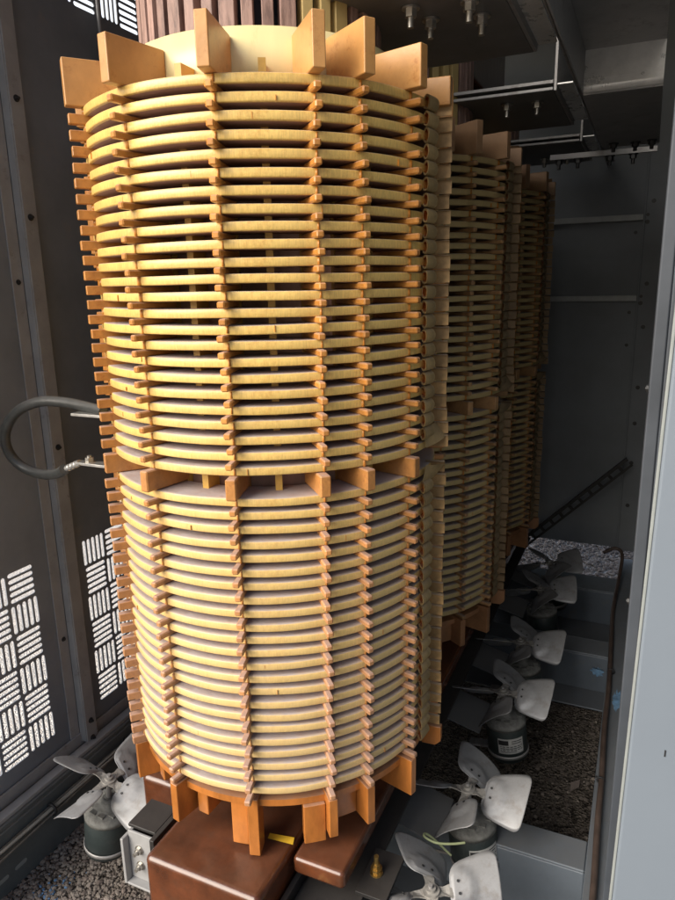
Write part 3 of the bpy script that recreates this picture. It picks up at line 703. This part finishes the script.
def fan(x, y, label, rot, tilt, lab):
    root = thing('cooling_fan', label, 'fan', (x, y, -1.16), 0, 'cooling fans under the coils')
    root.rotation_euler = (0, R_(tilt), 0)
    hb = link('hub', HUB, root); hb.rotation_euler.z = R_(rot)
    for k in range(4):
        b = link('blade', BLADE, root); b.rotation_euler.z = R_(rot + 90 * k); b.scale = (.965, .965, .965)
        so = b.modifiers.new('thickness', 'SOLIDIFY'); so.thickness = .0014
        for t in (-.011, .011):
            rv = link('rivet', RIVET, b); p = R_(36); rv.location = (.057, t * math.cos(p) + .0005, t * math.sin(p) + .0030); rv.rotation_euler.x = p
    mo = link('motor', MOTOR, root); be = link('end_bell', BELL, mo)
    if lab:
        a0 = R_(-105 if lab == 1 else -85)
        mb = MB(); mb.lathe([(.0579, -.165), (.0579, -.118)], 14, None, 'label', a0, a0 + R_(75)); la = mb.build('label_plate', None, mo)
        for (u0, u1, v0, v1) in ((.0, .4, .10, .42), (.06, .95, .50, .55), (.06, .9, .62, .67), (.06, .95, .74, .79), (.06, .7, .86, .90), (.5, .95, .14, .19), (.5, .9, .28, .33)):
            q = MB(); q.lathe([(.0581, -.118 - .047 * v0), (.0581, -.118 - .047 * v1)], 6, None, 'ink', a0 + R_(75) * u0 + .03, a0 + R_(75) * u1); q.build('label_print', None, la)
    # strap and arm that hold the motor to the plate
    mb = MB(); mb.lathe([(.0578, -.185), (.0598, -.185), (.0598, -.175), (.0578, -.175)], 32, None, 'steel', closed=True); sg = -1 if x > 0 else 1
    mb.box((sg * .085, 0, -.18), (.06, .03, .006), None, 'steel'); mb.build('motor_strap', None, root)
    return root
ys = (-.185, .118, .545, .85, 1.285, 1.56)
flab = ['nearest cooling fan on the right, cut by the bottom edge of the picture', 'second nearest right hand fan, with its broad blade above the front cross channel',
        'third fan along the right side, above a motor with a white label', 'fourth fan along the right side, between the middle coil and a cross channel',
        'fifth fan along the right side, dim beside the far coil', 'farthest fan on the right, against the pale gravel strip by the end wall']
frot = (24, -5, -4, -2, 12, 22)
for k, y in enumerate(ys): fan(.408, y, flab[k], frot[k], -7, 1 if k == 2 else (2 if k == 1 else 0))
fan(-.402, -.19, 'lone cooling fan left of the front coil, one blade shining white', -8, 7, 0)

# grey plates carrying the fans
for k, y in enumerate(ys):
    mb = MB(); X = Matrix.Translation((.335, y, -1.235)) @ Matrix.Rotation(R_(14), 4, 'Y')
    mb.bx(-.085, .03, -.105, .045, -.002, .002, X=X); mb.bx(-.085, -.081, -.105, .045, -.03, -.002, X=X)
    o = mb.build('fan_plate', 'plate', loc=G, bevel=.001)
    lab = ['grey steel mounting plate under the nearest right hand fan', 'grey steel mounting plate beside the second right hand fan', 'grey steel mounting plate beside the third right hand fan, below the gap between coils',
           'grey steel mounting plate under the fourth right hand fan', 'dim grey mounting plate under the fifth right hand fan', 'dim grey mounting plate under the farthest fan'][k]
    tag(o, lab, 'plate', 'fan mounting plates')
# loose wire at the second fan
mb = MB(); mb.tube([(.40, .0, -1.245), (.36, -.01, -1.205), (.345, -.02, -1.19), (.35, -.035, -1.185), (.375, -.035, -1.19), (.405, -.02, -1.195), (.43, .0, -1.20)], .0026, 8)
tag(mb.build('fan_wire', 'greenwire', loc=G), 'thin pale green wire looping over the motor of the second right fan', 'wire')
mb = MB(); mb.tube([(-.20, -.32, -1.33), (-.205, -.34, -1.40), (-.19, -.36, -1.455)], .004, 8)
tag(mb.build('ground_wire', 'motor', loc=G), 'thin dark green wire hanging beside the brown core end', 'wire')
lf = MB(); lf.add([(-.03, 0, 0), (0, -.012, .006), (.035, 0, .002), (0, .013, .004)], [(0, 1, 2, 3)])
o = lf.build('dry_leaf', 'leaf', loc=(.62, .58, .018)); o.rotation_euler = (R_(10), 0, R_(70)); tag(o, 'single dry grey leaf on dark gravel between the cross channels', 'leaf')

# ------------------------------------------------------------------ jumper cable
jc = thing('jumper_cable', 'thick black cable looping out from the left side of the front coil', 'cable', (-.40, -.19, -.41))
P = [(-.30, -.245), (-.349, -.240), (-.418, -.233), (-.481, -.234), (-.539, -.258), (-.578, -.303), (-.589, -.35), (-.566, -.388), (-.509, -.402), (-.455, -.393), (-.420, -.377)]
mb = MB(); mb.tube([(x + .40, .012 * math.sin(k), z + .41) for k, (x, z) in enumerate(P)], .0112, 16); mb.build('sheath', 'cable', jc)
mb = MB(); mb.tube([(-.02, 0, .033), (.0, 0, .042), (.02, 0, .05)], .0072, 12); mb.bx(.015, .060, -.010, .010, .048, .053)
for q in (.2, .45, .7): mb.lathe([(.0071, -.0022), (.0084, 0), (.0071, .0022)], 14, Matrix.Translation((-.02 + .04 * q, 0, .033 + .017 * q)) @ Matrix.Rotation(R_(67), 4, 'Y'), None)
mb.build('cable_lug', 'lug', jc, bevel=.001)
mb = MB(); hexbolt(mb, (.048, 0, .053), 'z', 1, .009, .009, .004, 'bolt'); mb.build('bolt', 'bolt', jc)
for z, x0 in ((-.362, -.365), (-.256, -.378)):
    mb = MB(); mb.bx(x0 + .40, -.20 + .40, -.013, .013, z + .41, z + .41 + .006); mb.build('terminal_bar', 'lug', jc, bevel=.001)

# ------------------------------------------------------------------ steelwork above the coils
def bracket(y0, y1, label, bolts):
    root = thing('support_bracket', label, 'bracket', (.28, y0, .45), 0, 'bolted brackets above the coils')
    x0, x1 = -.10, .17; L = y1 - y0
    mb = MB(); mb.bx(x0, x1, 0, L, 0, .008); mb.build('lower_plate', 'darksheet', root, bevel=.001)
    mb = MB(); mb.bx(x0 + .01, x1, -.004, .05, .016, .024); mb.bx(x0 + .01, x1, -.006, -.002, .0005, .0075); mb.build('edge_bar', 'steel', root, bevel=.001)
    mb = MB(); mb.bx(x1 + .001, x1 + .008, .0, L, .0, .12); mb.build('side_plate', 'steel', root, bevel=.001)
    mb = MB(); mb.bx(x1 + .009, x1 + .046, .0, L, .012, .016); mb.build('inner_flange', 'sheet', root, bevel=.001)
    for (bx_, by) in bolts:
        s = MB(); hexbolt(s, (bx_ - .28, by - y0, -.0005), 'z', -1, .0105, .012, .016, 'bolt'); s.build('bolt', 'bolt', root)
bracket(-.12, .315, 'nearest dark bracket plate with bright bolts, at the top above the front coil', ((.30, -.02), (.315, .045), (.395, .0), (.40, .07)))
bracket(.63, 1.055, 'middle bracket plate with two hanging bolts, above the middle coil', ((.325, .71), (.40, .72)))
bracket(1.32, 1.75, 'farthest bracket plate, dim above the far coil', ((.30, 1.60), (.385, 1.57)))
mb = MB(); mb.bx(.503, .507, -.42, 1.95, .452, .474); mb.bx(.507, .530, -.42, 1.95, .470, .474)
tag(mb.build('steel_rail', 'steel', loc=G, bevel=.001), 'long steel rail running above the coils to the end wall', 'rail')
du = thing('air_baffle', 'stepped metal baffle with one bright face under the roof at top right', 'baffle', (.61, .48, .40))
mb = MB(); mb.bx(-.075, .085, -.004, 0, .014, .085)
mb.lathe([(.0, 0)], 3) if False else None
bend = [(0 + -.004 + .018 * (1 - math.cos(R_(a))), .014 - .018 * math.sin(R_(a)) ) for a in range(0, 91, 10)]
mb.add([(x, y, z) for x in (-.075, .085) for y, z in bend], [(i, i + 1, i + 11, i + 10) for i in range(9)], None, None, True)
mb.bx(-.074, .084, -.0052, -.004, .026, .0275); mb.build('bright_face', 'sheet', du)
mb = MB(); mb.bx(-.075, .085, -.95, -.004, .085, .089); mb.build('upper_sheet', 'steel', du)
mb = MB(); mb.bx(-.075, .085, 0, .68, -.004, .0); lo = mb.build('lower_sheet', 'steel', du)
mb = MB(); mb.bx(-.079, -.0755, -.95, .68, .0, .12); mb.build('side_sheet', 'steel', du)
for (x, y) in ((-.04, .62), (.02, .63), (.065, .62)):
    s = MB(); hexbolt(s, (x, y, -.004), 'z', -1, .010, .010, .012, 'screw'); s.build('bolt', 'screw', lo)
mb = MB(); mb.bx(.36, .69, 1.30, 1.315, .395, .412)
cbv = mb.build('cross_bar', 'steel', loc=G, bevel=.001); tag(cbv, 'thin horizontal bar with hanging bolts before the end wall', 'bar')
for x in (.39, .45, .55, .62):
    s = MB(); hexbolt(s, (x, 1.3075, .395), 'z', -1, .0105, .012, .016, 'screw'); s.build('bolt', 'screw', cbv)

# ------------------------------------------------------------------ camera
cam = bpy.data.cameras.new('camera'); co = bpy.data.objects.new('camera', cam); C.objects.link(co); scene.camera = co
f_px, pitch, roll, yaw = 677.8955, 0.2391585126, -0.0191850669, 0.089530373; th = R_(29.546)
F = Vector((math.sin(yaw) * math.cos(pitch), math.cos(yaw) * math.cos(pitch), -math.sin(pitch)))
r0 = Vector((math.cos(yaw), -math.sin(yaw), 0)); u0 = r0.cross(F)
Rr = math.cos(roll) * r0 + math.sin(roll) * u0; Uu = -math.sin(roll) * r0 + math.cos(roll) * u0
Wm = Matrix(((math.cos(th), -math.sin(th), 0), (math.sin(th), math.cos(th), 0), (0, 0, 1)))
F, Rr, Uu = Wm @ F, Wm @ Rr, Wm @ Uu
co.matrix_world = Matrix(((Rr.x, Uu.x, -F.x, .70464), (Rr.y, Uu.y, -F.y, -1.24312), (Rr.z, Uu.z, -F.z, ZO), (0, 0, 0, 1)))
cam.sensor_fit = 'VERTICAL'; cam.sensor_height = 36; cam.lens = f_px / 900 * 36; cam.clip_start = .02; cam.clip_end = 2000

# ------------------------------------------------------------------ light
sun_dir = Vector((-.50, -.80, 0)).normalized(); el = R_(31)       # towards the sun
S = Vector((sun_dir.x * math.cos(el), sun_dir.y * math.cos(el), math.sin(el)))
sl = bpy.data.lights.new('sun', 'SUN'); sl.energy = 4.3; sl.angle = R_(50); sl.color = (1, .95, .87)
so = bpy.data.objects.new('sun', sl); C.objects.link(so); so.rotation_euler = S.to_track_quat('Z', 'Y').to_euler(); so.location = (-2, -4, 6)
w = bpy.data.worlds.new('World'); scene.world = w; w.use_nodes = True
nt = w.node_tree; bg = nt.nodes['Background']; sky = nt.nodes.new('ShaderNodeTexSky'); sky.sky_type = 'NISHITA'; sky.sun_disc = False
sky.sun_elevation = el; sky.sun_rotation = math.atan2(S.x, S.y); sky.air_density = 1.0; sky.dust_density = 3.0
tcw = nt.nodes.new('ShaderNodeTexCoord'); dt = nt.nodes.new('ShaderNodeVectorMath'); dt.operation = 'DOT_PRODUCT'
dt.inputs[1].default_value = Vector((-.75, .58, .38)).normalized(); nt.links.new(tcw.outputs['Generated'], dt.inputs[0])
nz = nt.nodes.new('ShaderNodeTexNoise'); nz.inputs['Scale'].default_value = 3.5; nz.inputs['Detail'].default_value = 7; nt.links.new(tcw.outputs['Generated'], nz.inputs['Vector'])
ad = nt.nodes.new('ShaderNodeMath'); ad.operation = 'MULTIPLY_ADD'; ad.inputs[1].default_value = .25; nt.links.new(nz.outputs['Fac'], ad.inputs[0]); nt.links.new(dt.outputs['Value'], ad.inputs[2])
cf = nt.nodes.new('ShaderNodeMapRange'); cf.interpolation_type = 'SMOOTHSTEP'; cf.inputs['From Min'].default_value = .84; cf.inputs['From Max'].default_value = .98; nt.links.new(ad.outputs[0], cf.inputs[0])  # bright cloud patch added in this direction to whiten the upper vent slots
cm = nt.nodes.new('ShaderNodeMix'); cm.data_type = 'RGBA'; nt.links.new(cf.outputs[0], cm.inputs[0]); nt.links.new(sky.outputs[0], cm.inputs[6]); cm.inputs[7].default_value = (9.5, 10, 11, 1)
nt.links.new(cm.outputs[2], bg.inputs[0]); bg.inputs[1].default_value = .14
scene.view_settings.view_transform = 'Standard'; scene.view_settings.look = 'None'; scene.view_settings.exposure = 0
scene.cycles.use_denoising = True; scene.cycles.max_bounces = 8; scene.cycles.diffuse_bounces = 5
